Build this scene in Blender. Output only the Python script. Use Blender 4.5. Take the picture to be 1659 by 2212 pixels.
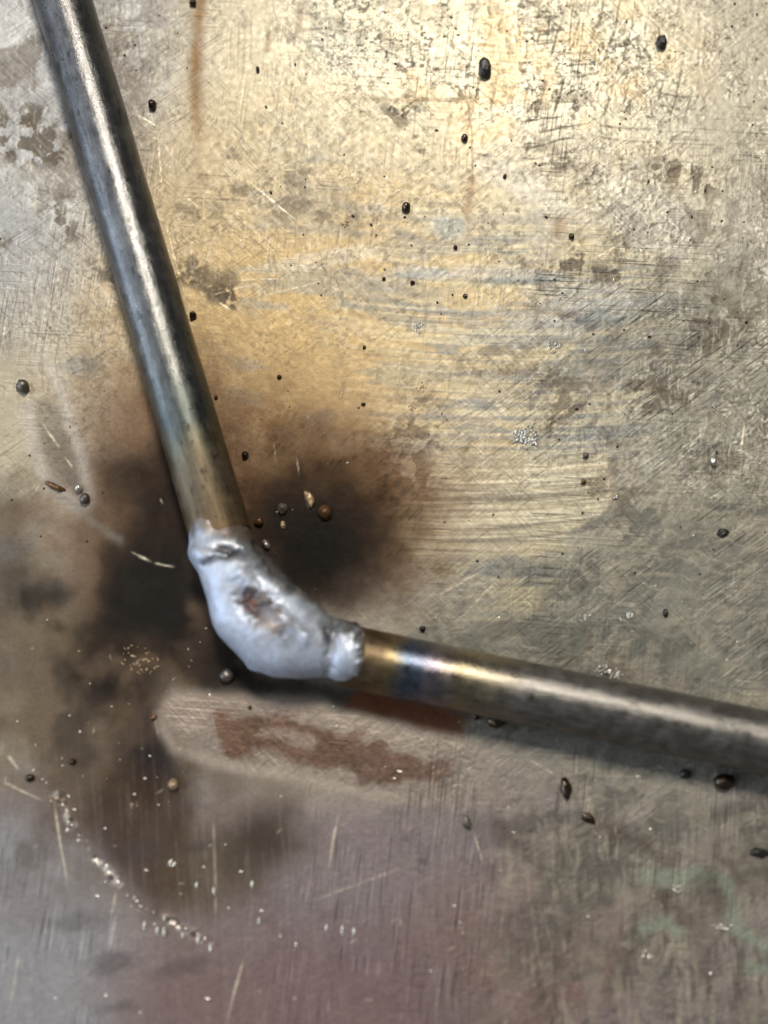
import bpy, bmesh, math, random
import numpy as np
from mathutils import Vector, Matrix

for o in list(bpy.data.objects):
    bpy.data.objects.remove(o)
scene = bpy.context.scene
col = scene.collection
MM = 0.001
random.seed(7)
RNG = np.random.default_rng(11)

# ------------------------------------------------------------------ camera
DIST, TILT = 170.0, math.radians(11.0)            # mm, tilt from straight down
FRAME_H = 108.6                                    # mm of plate across the frame's height
LENS = 24.0 * DIST / FRAME_H
CAM = np.array([0.0, -DIST * math.sin(TILT), DIST * math.cos(TILT)])
cd = bpy.data.cameras.new('camera')
cam = bpy.data.objects.new('camera', cd)
col.objects.link(cam)
cam.location = Vector(CAM) * MM
cam.rotation_euler = (TILT, 0, 0)
cd.sensor_fit = 'VERTICAL'
cd.sensor_height = 24.0
cd.lens = LENS
cd.clip_start = 0.005
cd.clip_end = 50.0
cd.dof.use_dof = True
cd.dof.focus_distance = 0.1745
cd.dof.aperture_fstop = 7.0
cd.dof.aperture_blades = 0
scene.camera = cam

# ------------------------------------------------------------------ world and lamps (workshop interior)
w = bpy.data.worlds.new('World')
scene.world = w
w.use_nodes = True
bg = w.node_tree.nodes['Background']
bg.inputs[0].default_value = (0.95, 0.97, 1.0, 1)
bg.inputs[1].default_value = 0.125

def area(name, loc, target, sx, sy, power, color):
    l = bpy.data.lights.new(name, 'AREA')
    l.shape = 'RECTANGLE'
    l.size, l.size_y = sx, sy
    l.energy, l.color = power, color
    o = bpy.data.objects.new(name, l)
    col.objects.link(o)
    o.location = loc
    o.rotation_euler = (Vector(target) - Vector(loc)).to_track_quat('-Z', 'Y').to_euler()
    return o
area('ceiling_lamp', (0.03, 0.53, 1.00), (0, 0, 0), 0.20, 0.24, 9.4, (1.0, 0.945, 0.85))
area('left_soft_panel', (-0.78, 0.05, 0.70), (0, 0, 0), 1.25, 0.85, 5.6, (0.78, 0.87, 1.0))  # soft panel added at left, sized for the grey reflection on the rod
area('window_light', (-0.95, -0.12, 0.26), (0, 0, 0), 0.55, 0.12, 3.6, (0.60, 0.75, 1.0))

scene.render.engine = 'CYCLES'
vs = scene.view_settings
vs.view_transform = 'Standard'
vs.look = 'None'
vs.gamma = 1.0
vs.use_curve_mapping = False
vs.exposure = 0.0

# ------------------------------------------------------------------ plate chart
# (x, y) = measuring grid on the plate (1659 units across the view), X, Y = millimetres
FPX = LENS / 24.0 * 2212.0
ct, st = math.cos(TILT), math.sin(TILT)
RIGHT = np.array([1, 0, 0.0]); UP = np.array([0, ct, st]); FWD = np.array([0, st, -ct])
def chart(X, Y, Z=0.0):
    dx, dy, dz = X - CAM[0], Y - CAM[1], Z - CAM[2]
    f = dy * FWD[1] + dz * FWD[2]
    u = dy * UP[1] + dz * UP[2]
    return 829.5 + FPX * dx / f, 1106.0 - FPX * u / f
def at(x, y, z=0.0):
    d = FWD + RIGHT * ((x - 829.5) / FPX) + UP * ((1106.0 - y) / FPX)
    t = (z - CAM[2]) / d[2]
    return CAM + d * t
PX = 0.0491                                        # mm per chart unit

# ------------------------------------------------------------------ numpy noise
TAB = RNG.random((8, 256, 256)).astype(np.float32)
def vnoise(x, y, seed=0):
    t = TAB[seed % 8]
    ox, oy = (seed * 37) % 251, (seed * 91) % 241
    xi = np.floor(x); yi = np.floor(y)
    fx = (x - xi).astype(np.float32); fy = (y - yi).astype(np.float32)
    xi = xi.astype(np.int32) + ox; yi = yi.astype(np.int32) + oy
    fx = fx * fx * fx * (fx * (fx * 6 - 15) + 10); fy = fy * fy * fy * (fy * (fy * 6 - 15) + 10)
    x0, x1, y0, y1 = xi & 255, (xi + 1) & 255, yi & 255, (yi + 1) & 255
    a, b, c, d = t[x0, y0], t[x1, y0], t[x0, y1], t[x1, y1]
    return (a + (b - a) * fx) * (1 - fy) + (c + (d - c) * fx) * fy
def fbm(x, y, scale, octv=4, seed=0, gain=0.5):
    s = np.zeros(np.shape(x), np.float32); amp = 1.0; tot = 0.0; f = 1.0 / scale
    for k in range(octv):
        c, n = math.cos(0.6 * k), math.sin(0.6 * k)
        s += amp * vnoise((x * c - y * n) * f, (x * n + y * c) * f, seed * 5 + k)
        tot += amp; amp *= gain; f *= 2.03
    return s / tot
def aniso(x, y, ang, lx, ly, octv=3, seed=0):       # noise stretched along angle ang
    c, s = math.cos(ang), math.sin(ang)
    u = (x * c + y * s) / lx; v = (-x * s + y * c) / ly
    r = np.zeros(np.shape(x), np.float32); amp = 1; tot = 0; f = 1.0
    for k in range(octv):
        r += amp * vnoise(u * f, v * f, seed * 3 + k); tot += amp; amp *= 0.55; f *= 2.1
    return r / tot
def ss(a, b, v):
    t = np.clip((v - a) / (b - a), 0, 1)
    return t * t * (3 - 2 * t)
def lin(c):
    c = np.array(c, np.float32) / 255.0
    return np.where(c <= 0.04045, c / 12.92, ((c + 0.055) / 1.055) ** 2.4).astype(np.float32)

# ------------------------------------------------------------------ plate grid
def axis(lo, hi, step, far):
    core = np.arange(lo, hi + step, step)
    g = [step * 1.0]; 
    tail = []; p = 0.0; s = step
    while p < far:
        s *= 1.12; p += s; tail.append(p)
    tail = np.array(tail)
    return np.concatenate([lo - tail[::-1], core, core[-1] + tail])
gx = axis(-45.0, 45.0, 0.12, 130.0)
gy = axis(-57.0, 59.0, 0.12, 130.0)
NX, NY = len(gx), len(gy)
GX, GY = np.meshgrid(gx, gy)                       # (NY, NX)
x, y = chart(GX, GY)
x = x.astype(np.float32); y = y.astype(np.float32)

# shared warps
w1 = fbm(x, y, 220, 4, 1) - 0.5
w2 = fbm(x, y, 220, 4, 2) - 0.5
f1 = fbm(x, y, 46, 4, 3) - 0.5
f2 = fbm(x, y, 46, 4, 4) - 0.5
gr1 = fbm(x, y, 9, 3, 5) - 0.5                      # grain
gr2 = fbm(x, y, 18, 3, 6) - 0.5
big = fbm(x, y, 420, 4, 7)
mid = fbm(x, y, 120, 4, 8)

C = np.empty(x.shape + (3,), np.float32)
R = np.full(x.shape, 0.50, np.float32)             # roughness
M = np.full(x.shape, 0.36, np.float32)             # metallic
SP = np.full(x.shape, 0.5, np.float32)             # specular level
H = np.zeros(x.shape, np.float32)                  # relief in mm

def mixc(c, m):
    global C
    C += (lin(c) - C) * m[..., None]
def mixs(A, v, m):
    A += (v - A) * m
def blob(cx, cy, rx, ry, ang=0, soft=0.5, warp=0.0, fine=0.0):
    c, s = math.cos(math.radians(ang)), math.sin(math.radians(ang))
    dx, dy = x - cx, y - cy
    u = (dx * c + dy * s) / rx; v = (-dx * s + dy * c) / ry
    d = np.sqrt(u * u + v * v) + (w1 * warp if warp else 0) * 2 + (f1 * fine if fine else 0) * 2
    return 1 - ss(1 - soft, 1 + soft, d)
def poly(pts, soft=10.0, warp=0.0, fine=0.0):       # filled polygon, soft edge in chart units
    px, py = x + w1 * warp + f1 * fine, y + w2 * warp + f2 * fine
    xs = [p[0] for p in pts]; ys = [p[1] for p in pts]
    res = np.zeros(x.shape, np.float32)
    m = (px > min(xs) - soft * 2) & (px < max(xs) + soft * 2) & (py > min(ys) - soft * 2) & (py < max(ys) + soft * 2)
    qx, qy = px[m], py[m]
    if qx.size == 0: return res
    ins = np.zeros(qx.shape, bool); dm = np.full(qx.shape, 1e9, np.float32)
    for i in range(len(pts)):
        ax, ay = pts[i]; bx, by = pts[(i + 1) % len(pts)]
        if ay != by:
            ins ^= ((ay > qy) != (by > qy)) & (qx < (bx - ax) * (qy - ay) / (by - ay) + ax)
        ex, ey = bx - ax, by - ay
        t = np.clip(((qx - ax) * ex + (qy - ay) * ey) / (ex * ex + ey * ey + 1e-6), 0, 1)
        dm = np.minimum(dm, np.hypot(qx - ax - t * ex, qy - ay - t * ey))
    res[m] = ss(-soft, soft, np.where(ins, dm, -dm))
    return res
def window(x0, x1, y0, y1):                         # grid slice that covers a chart box
    c = [at(a, b)[:2] for a in (x0, x1) for b in (y0, y1)]
    i0, i1 = np.searchsorted(gx, [min(p[0] for p in c), max(p[0] for p in c)])
    j0, j1 = np.searchsorted(gy, [min(p[1] for p in c), max(p[1] for p in c)])
    return slice(j0, j1), slice(i0, i1)
def seg_dist(qx, qy, pts):
    dm = np.full(qx.shape, 1e9, np.float32)
    for (ax, ay), (bx, by) in zip(pts[:-1], pts[1:]):
        ex, ey = bx - ax, by - ay
        t = np.clip(((qx - ax) * ex + (qy - ay) * ey) / (ex * ex + ey * ey + 1e-6), 0, 1)
        dm = np.minimum(dm, np.hypot(qx - ax - t * ex, qy - ay - t * ey))
    return dm
def strokes(pts, width, warp=0.0, fine=0.0):        # soft polyline mask
    xs = [p[0] for p in pts]; ys = [p[1] for p in pts]
    b = width * 3 + warp + fine
    W = window(min(xs) - b, max(xs) + b, min(ys) - b, max(ys) + b)
    res = np.zeros(x.shape, np.float32)
    res[W] = np.exp(-(seg_dist(x[W] + w1[W] * warp + f1[W] * fine, y[W] + w2[W] * warp + f2[W] * fine, pts) / width) ** 2)
    return res

# -------- 1. ground coat of the plate: old steel with worn lacquer
C[:] = lin((172, 158, 130))
mixc((158, 154, 146), ss(0.42, 0.62, big) * 0.7)
mixc((180, 168, 138), ss(0.5, 0.7, mid) * 0.5)
# cool grey clouded area at the upper left
ul = 1 - ss(180, 420, x + 0.25 * (y - 300) + w1 * 160)
ul *= 1 - ss(500, 900, y + w2 * 200)
mixc((150, 150, 150), ul * 0.85)
mixc((186, 184, 180), ul * ss(0.52, 0.60, fbm(x, y, 110, 4, 9)) * 0.7)
mixc((116, 106, 96), ul * ss(0.55, 0.62, fbm(x + 900, y, 130, 5, 10)) * 0.8)
# cream area at the top middle
top = (1 - ss(150, 620, y - 0.05 * x + w2 * 200)) * ss(330, 600, x) 
mixc((188, 178, 150), top * 0.6)
# golden heat tint
gold = blob(700, 690, 470, 360, 0, 0.6, 0.35, 0.12)
mixc((182, 152, 94), gold * 0.8)
gold2 = blob(640, 800, 330, 200, 0, 0.6, 0.3, 0.1)
mixc((180, 148, 88), gold2 * 0.7)
mixc((140, 136, 122), gold * ss(0.52, 0.66, aniso(x, y, 0.1, 190, 38, 4, 3)) * 0.6 * ss(520, 640, x + 0.1 * y))
# grey olive to the right and lower right
yy = y + 0.00016 * (x - 1050) ** 2
right = ss(1000, 1330, x + w1 * 260 + 0.10 * (y - 900)) * ss(480, 800, y + 0.15 * (x - 1300) + w2 * 240)
mixc((124, 122, 108), right * 0.85)
low = ss(1190, 1230, y + w2 * 60 - 0.02 * (x - 900)) * ss(760, 940, x + w1 * 90)
mixc((112, 110, 97), low * (1 - ss(1620, 1720, y)) * 0.8)
# bottom: purple, red brown, blue grey
bot = ss(1620, 1800, y + w2 * 130 - 0.02 * x)
mixc((126, 110, 108), bot * 0.85)
mixc((116, 102, 106), blob(820, 1900, 420, 260, 0, 0.6, 0.3) * 0.55)
mixc((116, 80, 78), blob(650, 2200, 620, 160, 0, 0.6, 0.35, 0.15) * 0.55)
mixc((128, 98, 82), blob(1230, 2010, 260, 170, 0, 0.6, 0.4, 0.2) * 0.55)
mixc((148, 147, 148), (1 - ss(120, 330, x + w1 * 130 - 0.12 * (y - 1700))) * ss(1690, 1820, y + 0.2 * x + w2 * 80) * 0.8)
mixc((142, 134, 116), ss(1050, 1250, x + w1 * 160) * ss(1680, 1780, y) * (1 - ss(1950, 2120, y + w2 * 130)) * 0.6)
mixc((130, 120, 110), ss(1250, 1600, x + w1 * 200) * ss(1950, 2100, y) * 0.5)

# -------- 2. brushed strokes on the right: cream and blue grey bands
br = aniso(x, yy, 0.02, 330, 9, 3, 5)
brm = blob(1090, 800, 330, 430, 0, 0.35, 0.35, 0.1)
sw = aniso(x + f1 * 30, yy + w2 * 120, 0.0, 260, 30, 4, 37)
mixc((122, 126, 124), brm * ss(0.48, 0.64, sw) * 0.6)
mixc((188, 170, 126), brm * ss(0.52, 0.36, sw) * 0.5)
mixc((112, 116, 118), brm * ss(0.54, 0.70, br) * 0.4)
mixc((206, 190, 148), brm * ss(0.55, 0.68, aniso(x, yy, 0.02, 420, 7, 3, 6)) * 0.5)
H += (br - 0.5) * 0.035 * brm
# cream tongue beside the soot with its crisp lower edge
cream = poly([(880, 990), (1320, 978), (1338, 1080), (1240, 1150), (1150, 1205), (880, 1212), (800, 1150)], 9, 40, 26)
mixc((172, 158, 126), cream * 0.8)
bl = aniso(x, yy + 0.00006 * (x - 1100) ** 2, -0.03, 360, 10, 3, 7)
mixc((90, 84, 78), cream * ss(0.56, 0.68, bl) * 0.55 * ss(990, 1080, y))
mixc((220, 208, 174), cream * ss(0.56, 0.7, aniso(x, yy, -0.03, 300, 6, 2, 8)) * 0.5)
H += cream * (bl - 0.5) * 0.06
mixc((128, 104, 82), poly([(1320, 985), (1385, 1000), (1390, 1120), (1330, 1150)], 8, 30, 40) * 0.35)
# diagonal scuffs on the grey right side
q1, q2 = x + f1 * 46, y + f2 * 46
dg = aniso(q1, q2, -0.75, 90, 10, 4, 9)
dm1 = ss(0.42, 0.6, fbm(x - 400, y, 150, 3, 25)); dm2 = ss(0.42, 0.6, fbm(x + 650, y + 90, 150, 3, 26)); dm3 = ss(0.45, 0.6, fbm(x + 50, y - 690, 150, 3, 27))
rm = np.maximum(right, low * (1 - bot)) * (1 - cream)
mixc((78, 76, 66), rm * ss(0.46, 0.62, aniso(q1, q2, -0.35, 190, 70, 4, 28)) * 0.6)
mixc((70, 68, 58), (blob(1420, 1200, 150, 60, -30, 0.6, 0.4, 0.3) + blob(1330, 1130, 60, 40, 0, 0.6, 0.4, 0.3)) * 0.5)
mixc((154, 145, 124), rm * ss(0.54, 0.70, dg) * 0.5 * dm1)
mixc((90, 85, 76), rm * ss(0.54, 0.68, aniso(q1, q2, -0.5, 80, 22, 4, 10)) * 0.55 * dm2)
mixc((90, 84, 74), rm * ss(0.54, 0.68, aniso(q1 + 300, q2, -1.0, 90, 30, 4, 11)) * 0.5 * dm3)
mixc((156, 146, 124), rm * ss(0.56, 0.68, aniso(q1 + 300, q2 + 700, 0.15, 120, 9, 3, 12)) * 0.4 * dm3)
mixc((152, 142, 122), rm * ss(0.56, 0.68, fbm(x + 222, y, 60, 4, 29)) * 0.4)
H += rm * (dg - 0.5) * 0.03 * dm1

# -------- 3. flaked lacquer patches: rough brown spots with ragged borders
flk = fbm(x, y, 26, 4, 12)
for (cx, cy, rx, ry, an, k) in [(790, 75, 90, 22, 20, .9), (800, 228, 70, 20, 5, .9), (860, 240, 40, 26, 10, .8), (1225, 345, 80, 26, 28, .75),
        (1470, 365, 65, 22, 25, 1), (1240, 595, 75, 40, 10, .9), (1235, 705, 70, 22, 12, .8), (1228, 845, 40, 60, 0, .7),
        (1415, 845, 60, 50, 0, .8), (75, 310, 85, 42, 15, 1), (150, 460, 70, 36, 35, .9), (230, 575, 40, 24, 10, .8), (450, 450, 50, 60, 0, .5),
        (440, 600, 60, 26, 25, .8), (650, 440, 130, 36, 15, .5), (600, 380, 90, 30, 20, .5), (480, 640, 40, 14, 25, .9), (1450, 520, 90, 60, 10, .5),
        (1340, 1040, 50, 80, 0, .5), (1590, 700, 70, 50, 0, .7), (980, 20, 200, 40, 8, .6), (1220, 225, 60, 16, 0, .9), (1270, 1430, 60, 40, 30, .5),
        (1060, 780, 60, 30, 0, .5), (900, 930, 60, 60, 0, .8), (860, 1000, 70, 60, 0, .9), (1480, 480, 150, 100, 0, .3), (40, 250, 60, 20, 10, .7)]:
    m = blob(cx, cy, rx * 1.2, ry * 1.2, an, 0.5, 0.35, 0.9)
    f = m * ss(0.48, 0.55, flk) * k
    mixc((90, 74, 54), f * 0.85)
    mixs(R, 0.6, f); H -= f * 0.05
    H += m * gr1 * 0.06 * k
# smooth greyer scales between them
for (cx, cy, rx, ry, an) in [(800, 130, 150, 42, 20), (1130, 400, 130, 40, 30), (1400, 470, 120, 60, 40), (1250, 640, 120, 36, 5), (40, 400, 90, 50, 0),
        (230, 420, 80, 90, 0), (975, 490, 45, 26, 5), (1090, 590, 130, 16, 3), (905, 590, 70, 14, 3), (690, 560, 140, 18, -8), (1180, 700, 80, 22, 10)]:
    m = blob(cx, cy, rx, ry, an, 0.25, 0.35, 0.4)
    mixc((156, 153, 144), m * 0.42)
    mixs(R, 0.45, m * 0.8)
for (cx, cy, rx, ry) in [(975, 490, 42, 24), (690, 905, 34, 20), (905, 590, 60, 10), (1130, 605, 90, 10), (680, 345, 24, 8), (1300, 690, 60, 20), (170, 790, 50, 20)]:
    mixc((112, 118, 116), blob(cx, cy, rx, ry, -4, 0.5, 0.3, 0.3) * 0.6)

# -------- 4. crackle and hatching at the bright top right
hat = blob(1060, 80, 440, 200, 12, 0.45, 0.3, 0.2)
cr = np.abs(vnoise(x / 10 + f1 * 3, y / 7 + f2 * 3, 21) - 0.5)
cr2 = np.abs(vnoise(x / 22 + f2 * 3, y / 20 + f1 * 3, 22) - 0.5)
ck = np.maximum(1 - ss(0.02, 0.08, cr), 1 - ss(0.015, 0.055, cr2)) * ss(0.36, 0.6, fbm(x, y, 60, 3, 13) + 0.08)
mixc((46, 34, 18), hat * ck * 0.92); H -= hat * ck * 0.02; mixs(M, 0.1, hat * ck)
mixc((220, 210, 176), hat * (1 - ck) * 0.35)
hm = blob(1200, 170, 330, 190, 5, 0.4, 0.3, 0.2)
u1 = (x + 0.24 * y + w1 * 40) / 36.0; l1 = np.abs(u1 - np.round(u1)) * 36
u2 = (y - 0.03 * x - 0.0001 * (x - 1200) ** 2 + w2 * 50) / 27.0; l2 = np.abs(u2 - np.round(u2)) * 27
brk = ss(0.42, 0.58, fbm(x, y, 70, 3, 14)); brk2 = ss(0.44, 0.6, fbm(x + 500, y, 70, 3, 15))
ln = np.maximum(np.exp(-(l1 / 2.2) ** 2) * brk, np.exp(-(l2 / 2.0) ** 2) * brk2) * hm
mixc((56, 38, 20), ln * 0.95); H -= ln * 0.03
mixc((192, 160, 104), hm * ss(0.5, 0.66, fbm(x, y, 90, 4, 16)) * 0.5)
# general fine crackle and pits over the upper plate
up = 1 - ss(900, 1250, y)
pit = ss(0.66, 0.74, fbm(x, y, 13, 2, 17)) * ss(0.45, 0.62, fbm(x, y, 120, 3, 18))
mixc((104, 90, 70), pit * up * (0.25 + 0.25 * ss(700, 1100, x)))
H -= pit * up * 0.02
om = [ss(0.50, 0.60, fbm(x + 777 * k, y - 310 * k, 170, 3, 20 + k)) for k in range(3)]
for k, (an, lx, ly) in enumerate([(0.6, 34, 4.5), (-0.75, 30, 4.5), (1.45, 40, 4)]):
    a1 = ss(0.66, 0.76, aniso(x + f1 * 20, y + f2 * 20, an, lx, ly, 2, 13 + k)) * up * om[k] * (1 - 0.7 * gold2)
    mixc((96, 84, 64), a1 * 0.34); H -= a1 * 0.02
    a2 = ss(0.66, 0.76, aniso(x + f1 * 20 + 400, y + f2 * 20, an + 0.2, lx, ly, 2, 23 + k)) * up * om[(k + 1) % 3] * (1 - 0.6 * gold2)
    mixc((214, 206, 184), a2 * 0.25); H += a2 * 0.012
hotspot = blob(1080, 90, 460, 300, 10, 0.7, 0.25, 0.1)  # glossier patch put in to strengthen the lamp's hot spot
mixs(R, 0.42, hotspot * 0.9); mixs(M, 0.46, hotspot)
mixc((150, 142, 124), ss(1440, 1620, x + w1 * 120) * (1 - ss(500, 800, y)) * 0.6)

mk = ss(0.46, 0.60, fbm(x + 130, y + 55, 150, 4, 44)) * up * (1 - 0.75 * gold2) * (1 - 0.7 * brm) * (0.45 + 0.55 * ss(600, 1000, x))
cr3 = np.abs(vnoise(x / 8 + f1 * 3, y / 7 + f2 * 3, 45) - 0.5)
c3 = (1 - ss(0.03, 0.11, cr3)) * ss(0.42, 0.62, fbm(x, y, 24, 2, 46))
mixc((84, 70, 50), c3 * mk * 0.75); H -= c3 * mk * 0.025
c4 = ss(0.62, 0.74, vnoise(x / 6 + f2 * 2, y / 5, 47)) * ss(0.45, 0.62, fbm(x + 60, y, 40, 3, 48))
mixc((222, 214, 190), c4 * mk * 0.5); H += c4 * mk * 0.02
rgt = np.maximum(right, low) * (1 - cream)
c5 = (1 - ss(0.03, 0.12, np.abs(vnoise(x / 10 + f1 * 4, y / 9 + f2 * 4, 49) - 0.5))) * ss(0.46, 0.62, fbm(x, y + 70, 50, 3, 43))
mixc((66, 62, 54), c5 * rgt * 0.28); H -= c5 * rgt * 0.02
mixc((186, 178, 156), ss(0.66, 0.78, vnoise(x / 7 + f2 * 3, y / 6, 42)) * ss(0.5, 0.65, fbm(x, y, 70, 3, 41)) * rgt * 0.3 * (1 - ss(1000, 1200, y)))

# -------- 5. rust runs
rs = strokes([(428, -10), (424, 60), (420, 180), (424, 320), (428, 480)], 14, 10, 14)
rf = (1 - ss(150, 330, y)) * 0.55 + (1 - ss(330, 560, y)) * 0.3
mixc((150, 112, 58), rs * rf * (0.7 + 0.6 * ss(0.4, 0.6, mid)))
mixs(M, 0.15, rs * rf); mixs(R, 0.6, rs * rf)
for pts, wd, k in [([(1020, 390), (1012, 450)], 8, .8), ([(1005, 450), (1015, 500)], 6, .5), ([(1212, 480), (1206, 500)], 14, .7), ([(580, 70), (578, 110)], 6, .7), ([(655, 10), (645, 60)], 9, .5),
        ([(1005, 190), (1020, 290), (1022, 400)], 1.8, .9), ([(500, 60), (496, 150)], 1.6, .6), ([(516, 50), (512, 160)], 1.6, .6), ([(530, 40), (524, 170)], 1.6, .6), ([(544, 20), (540, 130)], 1.6, .5),
        ([(735, 212), (900, 216), (1010, 210)], 4, .5), ([(745, 825), (737, 860)], 5, .7)]:
    m = strokes(pts, wd, 4, 6)
    mixc((130, 96, 52), m * k * 0.8); mixs(M, 0.2, m * k)

# -------- 6. soot and heat stains round the weld
def soot(c, m, r=0.55):
    mixc(c, m); mixs(M, 0.0, m); mixs(R, r, m); mixs(SP, 0.08, m)
soot((140, 100, 52), blob(640, 1060, 310, 240, 0, 0.6, 0.3, 0.15) * 0.6, 0.48)
soot((104, 66, 40), blob(330, 1000, 200, 260, 10, 0.6, 0.4, 0.2) * 0.75, 0.5)
soot((92, 70, 48), blob(270, 1500, 380, 400, 0, 0.5, 0.35, 0.15) * 0.85, 0.5)
edge = blob(690, 1115, 215, 190, 25, 0.65, 0.2, 0.22)
soot((104, 66, 28), edge * 0.8)
soot((44, 28, 14), blob(680, 1150, 165, 150, 30, 0.65, 0.18, 0.18) * 0.9)
soot((18, 15, 11), blob(680, 1185, 128, 118, 35, 0.7, 0.12, 0.14) * 0.92)
soot((34, 30, 23), blob(690, 1180, 90, 90, 30, 0.6, 0.3, 0.2) * 0.4 * ss(0.4, 0.6, mid))
soot((34, 22, 13), poly([(350, 940), (390, 960), (420, 1140), (400, 1260), (290, 1190), (270, 1100)], 45, 60, 30) * 0.9)
soot((22, 20, 18), poly([(310, 1030), (395, 1040), (425, 1180), (300, 1200), (275, 1110)], 26, 30, 25) * 0.92)
soot((54, 38, 24), poly([(200, 1020), (400, 960), (420, 1150), (470, 1330), (560, 1470), (330, 1480), (180, 1420), (210, 1250)], 60, 80, 40) * 0.85)
soot((30, 27, 22), poly([(235, 1210), (400, 1190), (460, 1290), (520, 1430), (420, 1420), (250, 1360)], 34, 60, 25) * 0.88)
soot((34, 25, 18), poly([(440, 1260), (480, 1370), (560, 1450), (800, 1480), (1010, 1545), (760, 1540), (430, 1500), (330, 1420)], 30, 30, 20) * 0.9)
soot((100, 54, 24), poly([(780, 1480), (900, 1500), (1010, 1545), (1000, 1590), (840, 1555), (740, 1530)], 16, 15, 10) * 0.85)
soot((27, 20, 17), poly([(120, 1430), (330, 1440), (370, 1560), (420, 1680), (330, 1720), (240, 1690), (220, 1560)], 50, 80, 30) * 0.85)
soot((44, 36, 40), poly([(300, 1520), (370, 1590), (400, 1660), (330, 1690), (270, 1640)], 30, 40, 25) * 0.7)
soot((62, 58, 48), blob(100, 1290, 55, 34, -10, 0.5, 0.4, 0.4) * 0.7)
soot((70, 62, 52), blob(10, 1180, 50, 120, 0, 0.6, 0.4, 0.3) * 0.6)
soot((60, 44, 30), poly([(200, 1650), (440, 1680), (420, 1900), (330, 1960), (240, 1880), (170, 1770)], 36, 60, 30) * 0.75)
soot((86, 70, 48), poly([(420, 1790), (640, 1740), (680, 1840), (560, 1930), (360, 1980), (330, 1900)], 50, 60, 30) * 0.7)
soot((58, 50, 38), blob(570, 1815, 90, 62, -20, 0.65, 0.3, 0.15) * 0.75)
soot((120, 92, 66), poly([(200, 1060), (300, 1080), (250, 1220), (200, 1330), (130, 1210)], 50, 60, 30) * 0.6)
sg = edge * (1 - blob(700, 1140, 150, 120, 25, 0.4)) * ss(0.54, 0.66, aniso(x, y, -0.9, 20, 6, 3, 24)) * ss(0.42, 0.6, fbm(x, y, 60, 3, 40))
mixc((40, 26, 14), sg * 0.6)
pch = ss(0.40, 0.68, fbm(x + 31, y + 17, 95, 4, 66, 0.45)) * blob(300, 1350, 300, 330, 0, 0.4, 0.3, 0.2)
soot((22, 18, 15), pch * 0.6)
pal = ss(0.48, 0.72, fbm(x - 231, y + 417, 110, 4, 67, 0.45)) * blob(150, 1330, 260, 300, 0, 0.5, 0.3, 0.2)
mixc((128, 102, 76), pal * 0.5)
# long pale ovals with darker fill, below the right rod and at left
pale_oval = poly([(345, 1560), (380, 1505), (520, 1510), (760, 1545), (1000, 1600), (1230, 1650), (1260, 1720), (1150, 1770), (960, 1735), (700, 1690), (450, 1640)], 24, 34, 16)
gf = pale_oval * (1 - 0.8 * ss(850, 1250, x))
mixc((146, 130, 116), gf * 0.85); mixs(M, 0.5, gf); mixs(R, 0.36, gf); mixs(SP, 0.5, gf)
gin = poly([(470, 1548), (560, 1550), (700, 1575), (900, 1620), (980, 1650), (960, 1700), (780, 1672), (600, 1640), (490, 1625)], 13, 60, 60) * (1 - 0.5 * ss(800, 980, x))
mixc((102, 66, 44), gin * 0.85)
mixc((112, 84, 70), gin * ss(620, 760, x) * 0.7)
mixc((148, 128, 112), poly([(560, 1568), (640, 1575), (700, 1600), (680, 1625), (640, 1612), (600, 1600), (548, 1592)], 6, 16, 30) * 0.85)
mixc((84, 62, 34), gin * ss(0.52, 0.6, fbm(x, y, 50, 3, 19)) * 0.4)
mixc((172, 154, 136), strokes([(352, 1575), (390, 1622), (470, 1650), (700, 1692), (960, 1735)], 14, 20, 12) * 0.6 * (1 - ss(700, 1050, x)))
mixc((160, 140, 122), strokes([(352, 1545), (385, 1512), (520, 1518), (760, 1555), (1000, 1605)], 16, 16, 10) * 0.4)
g2 = strokes([(55, 880), (70, 960), (95, 1030), (170, 1100), (190, 1080), (170, 980), (140, 880), (120, 800)], 17, 16, 10)
mixc((176, 164, 150), g2 * 0.75)
mixc((104, 96, 84), poly([(75, 870), (130, 880), (165, 1000), (180, 1070), (120, 1040), (85, 950)], 12, 16, 14) * 0.6)
mixc((128, 118, 104), strokes([(100, 1040), (200, 1130), (260, 1170)], 10, 10, 10) * 0.6)
# arc of the old burn crater, its white glints painted in pale colour
arc = [(120, 1720), (160, 1790), (215, 1860), (262, 1925), (330, 1975), (400, 2010), (450, 2040)]
am = strokes(arc, 10, 10, 34) * ss(0.40, 0.58, fbm(x, y, 34, 3, 68))
mixc((206, 196, 182), am * ss(0.44, 0.6, fbm(x, y, 12, 3, 38)) * 0.9); H += am * (gr1 * 0.3)
mixs(M, 0.8, am * 0.8); mixs(R, 0.3, am * 0.8)

# -------- 7. vertical streaks on the lower plate
lowp = ss(1500, 1800, y)
vst = aniso(x, y, 1.5, 160, 5, 3, 15)
mixc((150, 138, 130), lowp * ss(0.56, 0.74, vst) * 0.15)
mixc((76, 64, 58), lowp * ss(0.58, 0.72, aniso(x, y, 1.55, 110, 6, 3, 16)) * 0.12)
H += lowp * (vst - 0.5) * 0.015
rr = ss(980, 1180, x + w1 * 160) * ss(1690, 1760, y + w2 * 60)
mixc((78, 64, 54), rr * ss(0.55, 0.66, aniso(x + f1 * 12, y, 1.55, 70, 11, 4, 17)) * 0.6 * dm1)
mixc((160, 150, 126), rr * ss(0.58, 0.7, aniso(x + 99 + f1 * 12, y, 1.5, 80, 10, 4, 18)) * 0.5 * dm2)
mixc((84, 72, 62), rr * ss(0.52, 0.62, fbm(x, y, 90, 5, 39)) * 0.28)
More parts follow.
